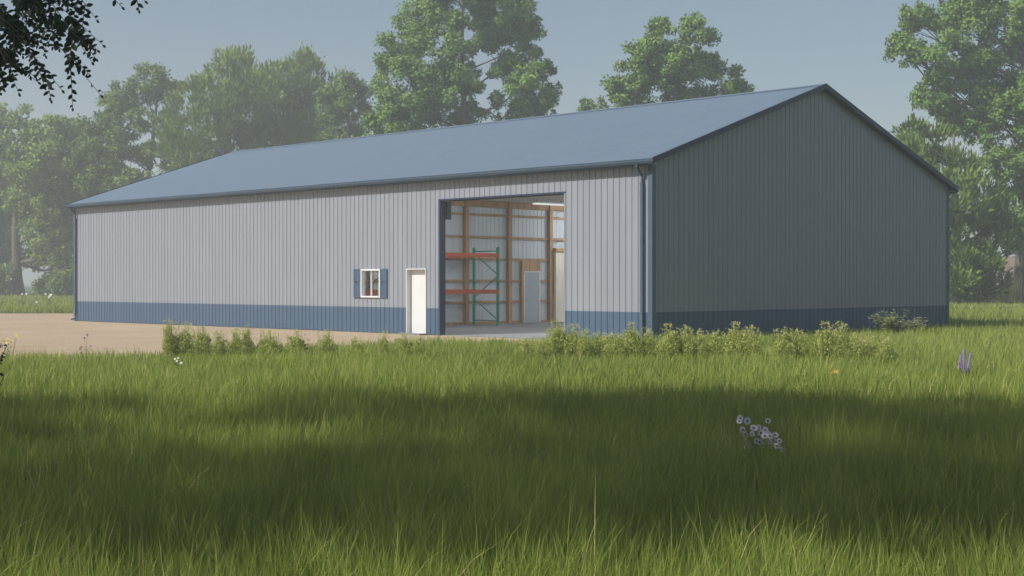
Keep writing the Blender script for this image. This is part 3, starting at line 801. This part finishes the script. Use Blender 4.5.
go = np_mesh('meadow_grass', np.concatenate(VV), [np.concatenate(FQ), np.concatenate(FT)], M['grass'], None,
             tint=np.concatenate([np.concatenate(TQ), np.concatenate(TT_)]), extra={'along': np.concatenate(AL)})
tag(go, 'long green meadow grass', 'grass', kind='stuff')

# ------------------------------------------------------------------ weed bushes along the edge of the yard
def weed_bush(seed, kind):
    rng = np.random.default_rng(seed); root = empty('weed_bush', None, 'weed bush')
    mb = MB(); C = []; D = []; N = []; L = []
    ns = (9, 7, 6)[kind % 3]
    for i in range(ns):                          # every stem carries its own leafy tuft
        a = i*2.4+rng.uniform(-.4, .4); r1 = .25*math.sqrt(i/ns)+.02; h = rng.uniform(.62, .95)*(1-.45*(r1/.3)**2)
        p0 = Vector((r1*.3*math.cos(a), r1*.3*math.sin(a), 0)); p1 = Vector((r1*math.cos(a), r1*math.sin(a), h))
        mb.tube([p0, p0.lerp(p1, .6), p1], [.007, .005, .002], 4)
        c = p0.lerp(p1, .58); rx = rng.uniform(.10, .17)*(1 if kind != 2 else .8); rz = h*.46
        for j in range(400):
            u = Vector(rng.normal(size=3)).normalized(); rr = rng.uniform(.55, 1)**.5*(1+rng.normal()*.08)
            q = c+Vector((u.x*rx, u.y*rx, u.z*rz))*rr
            C.append(tuple(q)); D.append((u.x*.5+rng.normal()*.3, u.y*.5+rng.normal()*.3, .8+rng.normal()*.3))
            N.append((u.x+rng.normal()*.25, u.y+rng.normal()*.25, u.z*.6+.1)); L.append(rng.uniform(.03, .065))
    nm = len(L)
    for i in range(26):                          # seed heads above the leaves
        a = rng.uniform(0, 6.28); r = rng.uniform(0, .26); z = rng.uniform(.80, 1.06)*(1-.3*(r/.4)**2)
        q = Vector((r*math.cos(a), r*math.sin(a), z)); mb.tube([q-Vector((0, 0, .2)), q], [.0035, .0025], 4)
        for j in range(9):
            C.append(tuple(q+Vector(rng.normal(size=3))*.018)); D.append(tuple(rng.normal(size=3)+np.array([0, 0, .6]))); N.append(tuple(rng.normal(size=3))); L.append(.036)
    mb.build('stems', M['weed'], root)
    C, D, N, L = map(np.array, (C, D, N, L))
    V, F = leaf_arrays(C, D, N, L, L*.55); tt = rng.uniform(.1, .9, len(L)); tt[nm:] = 1
    np_mesh('leaves', V, F, M['weed'], root, tint=tt)
    return root
protos = [weed_bush(51, 0), weed_bush(52, 1), weed_bush(53, 2), weed_bush(54, 1)]
WB = [  # column, top row, width factor, prototype, label
 (170, 321, .8, 2, 'leftmost weed bush of the row, pale and upright at the gravel edge'),
 (184, 325, 1.0, 1, 'second weed bush from the left end of the row, dark right side'),
 (202, 328, 1.0, 0, 'third weed bush from the left end of the row'),
 (221, 331, .8, 3, 'narrow dark weed bush standing clear in gravel gap, fourth from row left end'),
 (237, 329, .9, 2, 'pale wispy weed bush, fifth from the left end of the row'),
 (249, 327, .6, 2, 'thin tall weed bush, sixth from the left end of the row'),
 (268, 332, 1.3, 1, 'broad dark weed bush, seventh from the left end of the row'),
 (298, 332, 1.1, 0, 'weed bush eighth from the left end of the row, left of the shutters'),
 (326, 331, .9, 3, 'dark weed bush ninth from the left end, just left of the window'),
 (355, 338, 1.0, 2, 'low faint weed bush under the left shutter'),
 (383, 333, .6, 1, 'thin weed bush below the right shutter of the window'),
 (404, 335, 1.0, 0, 'weed bush at the left foot of the white door'),
 (418, 337, .7, 3, 'small weed bush in front of the white door'),
 (525, 339, .9, 2, 'pale low weed bush in front of the doorway floor'),
 (540, 341, .6, 1, 'smallest dark weed bush in front of the open doorway right side'),
 (557, 323, 1.1, 0, 'tall pale weed bush under the cream liner wall'),
 (572, 326, .9, 1, 'weed bush at the right doorway edge'),
 (584, 330, .7, 3, 'narrow weed bush right of the doorway edge'),
 (599, 333, 1.0, 2, 'pale low weed bush in front of the blue band right of the doorway'),
 (616, 334, 1.1, 3, 'dark weed bush in front of the blue band left of the downspout'),
 (632, 325, .9, 0, 'tall weed bush just left of the downspout'),
 (648, 330, .8, 1, 'weed bush at the foot of the near barn corner'),
 (669, 326, 1.1, 0, 'pale weed bush just right of the near barn corner'),
 (686, 328, .9, 1, 'second weed bush right of the near barn corner'),
 (700, 331, .8, 2, 'third weed bush right of the near barn corner'),
 (716, 332, .9, 3, 'fourth weed bush right of the near barn corner, low'),
 (735, 325, 1.2, 0, 'large pale weed bush in front of gable, fifth right of the barn corner'),
 (752, 328, .9, 1, 'dark weed bush against the gable, sixth right of the barn corner'),
 (784, 329, 1.1, 2, 'pale weed bush with seed tips below the ridge, seventh right of the corner'),
 (801, 331, .8, 3, 'dark weed bush eighth right of the barn corner'),
 (828, 325, 1.1, 0, 'tall weed bush below the ridge end, ninth right of the corner'),
 (843, 325, 1.0, 1, 'tall dark weed bush, fifth from the right end of the row'),
 (860, 336, .9, 3, 'low weed bush third from the right end of the row'),
 (873, 338, .7, 0, 'small pale weed bush second from the right end of the row'),
 (886, 338, .8, 1, 'rightmost small weed bush of the row'),
]
WB[31] = (843, 325, 1.0, 1, 'tall dark weed bush fourth from the right end of the row')
used = set()
for i, (px_, ty, wf_, pk, lab) in enumerate(WB):
    dpt = 30.6-max(0, px_-480)/410*1.9
    x, y = at(px_, dpt); h = hz(ty, dpt)
    p = protos[pk]
    o = p if pk not in used else copy_tree(p); used.add(pk)
    o.location = (x, y+random.uniform(-.15, .15), 0); s_ = h/1.0*.97
    o.scale = (wf_*.88, wf_*.88, s_*1.06); o.rotation_euler = (0, 0, random.uniform(0, 6.28))
    tag(o, lab, 'weed bush', 'weed bushes in a row along the yard edge')

# spreading low shrub at the gable foot
rng = np.random.default_rng(77)
sx_, sy_ = at(897, 43.2)
sh = empty('spreading_shrub', 'low spreading shrub with flat layered branches at the right foot of the gable', 'shrub', (sx_, sy_, 0))
mb = MB(); C = []; D = []; N = []; L = []
for i in range(34):
    a = rng.uniform(0, 6.28); r = rng.uniform(.3, .98); z = rng.uniform(.42, .92)*(1-.25*r)
    e = Vector((r*math.cos(a), r*math.sin(a)*.6, z)); mb.tube([(0, 0, 0), tuple(e*.5+Vector((0, 0, .18))), tuple(e)], [.012, .008, .003], 5)
    for j in range(34):
        t = rng.uniform(.4, 1.05); q = e*t+Vector((0, 0, .36*t*(1-t)))+Vector(rng.normal(size=3))*.06
        C.append(tuple(q)); an = rng.uniform(0, 6.28); D.append((math.cos(an), math.sin(an), .1)); N.append((rng.normal()*.2, rng.normal()*.2, 1)); L.append(rng.uniform(.08, .15))
mb.build('stems', M['bark'], sh)
C, D, N, L = map(np.array, (C, D, N, L)); V, F = leaf_arrays(C, D, N, L, L*.5); np_mesh('leaves', V, F, M['pale'], sh, tint=rng.uniform(.2, 1, len(L)))

# ------------------------------------------------------------------ wild flowers
M['petal_lilac'] = simple('petal_lilac', (.70, .63, .70), .6, var=.1); M['petal_purple'] = simple('petal_purple', (.34, .26, .46), .6, var=.15)
M['petal_yellow'] = simple('petal_yellow', (.75, .58, .10), .6, var=.1); M['petal_orange'] = simple('petal_orange', (.75, .36, .06), .6, var=.1)
M['petal_white'] = simple('petal_white', (.75, .75, .72), .6, var=.06); M['petal_pink'] = simple('petal_pink', (.30, .17, .20), .6, var=.1)
M['core'] = simple('flower_core', (.16, .10, .17), .8, var=.1); M['stem'] = simple('stem_green', (.09, .14, .04), .7, var=.2)

def daisy(mb, c, nrm, r, np_=11, m=0, mc=1):
    nrm = Vector(nrm).normalized(); u = nrm.orthogonal().normalized(); v = nrm.cross(u)
    for k in range(np_):
        a = 2*math.pi*k/np_; d = u*math.cos(a)+v*math.sin(a); s2 = nrm.cross(d)
        mb.add([c+d*r*.2, c+d*r*.65+s2*r*.2+nrm*r*.08, c+d*r, c+d*r*.65-s2*r*.2+nrm*r*.08], [(0, 1, 2, 3)], m)
    mb.tube([c-nrm*.003, c+nrm*r*.16], [r*.3, r*.2], 8, m=mc)

def flower_clump(name, label, cat, px_, D_, heads, petal, rad, stem_r=.003, leaves=20, core=None, np_=11, seed=0):
    """heads: (column, row)"""
    x, y = at(px_, D_); root = empty(name, label, cat, (x, y, 0)); rng = random.Random(seed)
    st_ = MB()
    hd_pts = []
    for (a, b_) in heads:
        dd = D_+rng.uniform(-.12, .12)
        q = Vector(((a-px_)/F_PX*dd, dd-D_, hz(b_, dd))); p0 = Vector((rng.uniform(-.06, .06), rng.uniform(-.05, .05), 0))
        st_.tube([p0, p0.lerp(q, .5)+Vector((q.x*-.12, 0, .02)), q], [stem_r*1.4, stem_r, stem_r*.7], 5)
        hd_pts.append(q)
        for k in range(max(1, leaves//len(heads))):
            t = rng.uniform(.3, .85); l = p0.lerp(q, t); an = rng.uniform(0, 6.28); e = Vector((math.cos(an), math.sin(an), .6))*.06; sd = Vector((-math.sin(an), math.cos(an), 0))*.008
            st_.add([l, l+e*.5+sd, l+e, l+e*.5-sd], [(0, 1, 2, 3)])
    st_.build('stems', M['stem'], root)
    for q in hd_pts:
        mb = MB(); daisy(mb, q, (rng.uniform(-.4, .4), -1, rng.uniform(.1, .9)), rad*rng.uniform(.8, 1.15), np_)
        mb.build('flower', [petal, core or M['core']], root)
    return root
flower_clump('aster_clump', 'clump of pale lilac daisy flowers with dark centres in shaded grass', 'wildflower', 758, 13.2,
    [(739,418),(741,421),(748,421),(752,428),(760,427),(770,421),(766,430),(771,434),(777,435),(770,442),(779,441),(775,446),(745,435),(755,441),(751,446),(746,447),(757,450),(763,436),(781,450),(742,430),(747,441),(760,433),(765,445),(773,447),(758,442),(769,436),(775,440),(754,434)], M['petal_lilac'], .037, seed=3, leaves=60)
flower_clump('yellow_flower', 'yellow flowered weed at the left picture edge before the gravel', 'wildflower', 10, 27, [(5,341),(8,343),(10,341),(7,339),(15,336),(17,334)], M['petal_yellow'], .032, seed=4, core=M['petal_yellow'])
flower_clump('orange_flower', 'small orange yellow flower in sunlit grass in front of the gable', 'wildflower', 835, 23, [(834,372),(837,372),(832,374)], M['petal_orange'], .04, seed=5, core=M['petal_yellow'])
flower_clump('white_flower', 'small pale flower cluster in grass below the left end of bush row', 'wildflower', 178, 24.5, [(174,359),(177,361),(180,363),(178,358)], M['petal_lilac'], .026, seed=6, core=M['petal_yellow'])
flower_clump('pink_weed', 'slim weed with dull pink heads standing before the gravel at left', 'wildflower', 87, 27.5, [(88,335),(86,338),(89,346),(83,347),(81,349)], M['petal_pink'], .028, seed=7)
flower_clump('lawn_flower', 'white flowers on the far lawn left of the barn', 'wildflower', 47, 82, [(46,294),(49,297),(51,295),(36,302)], M['petal_white'], .09, seed=8, core=M['petal_yellow'], stem_r=.01)
flower_clump('lawn_flower', 'smaller white flowers on the far lawn nearer the left picture edge', 'wildflower', 23, 84, [(22,294),(26,294)], M['petal_white'], .08, seed=9, core=M['petal_yellow'], stem_r=.01)
# lupins
x, y = at(965, 23.6); lu = empty('lupin', 'purple lupin with three flower spikes in sunlit grass at right', 'wildflower', (x, y, 0)); rng2 = random.Random(9)
mb = MB(); 
for (a, b0, b1, tilt) in ((960, 369, 355, .02), (964.5, 373, 349, -.03), (968, 373, 353, .05)):
    xb = (a-965)/F_PX*23.6; z0_, z1_ = hz(b0, 23.6), hz(b1, 23.6); yb = rng2.uniform(-.06, .06)
    mb.tube([(xb-tilt, yb, 0), (xb, yb, z0_), (xb+tilt*.5, yb, z1_)], [.006, .005, .002], 5)
    sp = MB(); nz = int((z1_-z0_)/.012)
    for k in range(nz):
        t = k/nz; r = .036*(1-.75*t)+.006
        for j in range(6):
            an = j*1.047+k*.5; c = Vector((xb+tilt*.5*t, yb, z0_+(z1_-z0_)*t)); d = Vector((math.cos(an), math.sin(an), .35)); s2 = Vector((-math.sin(an), math.cos(an), 0))
            sp.add([c, c+d*r*.6+s2*.011, c+d*r, c+d*r*.6-s2*.011, c+d*r*.7+Vector((0, 0, .014))], [(0, 1, 4), (1, 2, 4), (2, 3, 4), (3, 0, 4)])
    sp.build('flower_spike', M['petal_purple'], lu)
for k in range(14):
    an = rng2.uniform(0, 6.28); c = Vector((math.cos(an)*.1, math.sin(an)*.1, rng2.uniform(.2, .38)))
    mb.tube([(0, 0, .1), c], [.003, .002], 4)
    for j in range(7):
        a2 = j*.9; d = Vector((math.cos(a2), math.sin(a2), .3))*.05; s2 = Vector((-math.sin(a2), math.cos(a2), 0))*.009
        mb.add([c, c+d*.6+s2, c+d, c+d*.6-s2], [(0, 1, 2, 3)])
mb.build('stems', M['stem'], lu)

# dark sapling at the left picture edge
xs, ys = -3.62, 9.2
sap = empty('leafy_sapling', 'dark leafy sapling with a pink flower at the left picture edge', 'sapling', (xs, ys, 0))
rs = np.random.default_rng(91); mb = MB(); C = []; D = []; N = []; L = []
tips = [P3(7, 345, 9.2), P3(3, 352, 9.2), P3(4, 376, 9.2), P3(-10, 350, 9.3), P3(-14, 372, 9.1), P3(-22, 340, 9.2), P3(2, 358, 9.25)]
for q in tips:
    q = q-Vector((xs, ys, 0)); p0 = Vector((rs.normal()*.02, rs.normal()*.02, 0)); mid = p0.lerp(q, .6)+Vector((-.05, 0, .08))
    mb.tube([p0, mid, q], [.009, .006, .002], 5)
    for j in range(11):
        t = .45+.55*j/10; r_ = p0.lerp(mid, t/.6) if t < .6 else mid.lerp(q, (t-.6)/.4)
        an = rs.uniform(0, 6.28); C.append(tuple(r_)); D.append((math.cos(an)*.8, rs.normal()*.4, math.sin(an)*.6+.3)); N.append((rs.normal()*.4, -1, rs.normal()*.4)); L.append(rs.uniform(.025, .045))
mb.build('stems', M['bark'], sap)
C, D, N, L = map(np.array, (C, D, N, L)); V, F = leaf_arrays(C, D, N, L, L*.5, 'oval'); np_mesh('leaves', V, F, M['leafD'], sap, tint=rs.uniform(0, 1, len(L)))
mb = MB(); daisy(mb, P3(0, 346, 9.1)-Vector((xs, ys, 0)), (.2, -1, .4), .022, 7); mb.build('flower', [M['petal_pink'], M['core']], sap)

# tall reeds under the right tree
xr, yr = at(1000, 101); rr_ = empty('reed_clump', 'tall pale reeds beside the right hand trunk', 'reeds', (xr, yr, 0)); rs = np.random.default_rng(95)
n = 260; X = rs.normal(0, .75, n); Y = rs.normal(0, .6, n); Hh = rs.uniform(1.2, 2.9, n); W = np.full(n, .05)
D = np.stack([rs.normal(0, .1, n), rs.normal(0, .1, n), np.ones(n)], 1); N = rs.normal(size=(n, 3)); N[:, 2] *= .1
V, F = leaf_arrays(np.stack([X, Y, np.zeros(n)], 1), D, N, Hh, W); np_mesh('stalks', V, F, M['weed'], rr_, tint=rs.uniform(.3, 1, n))
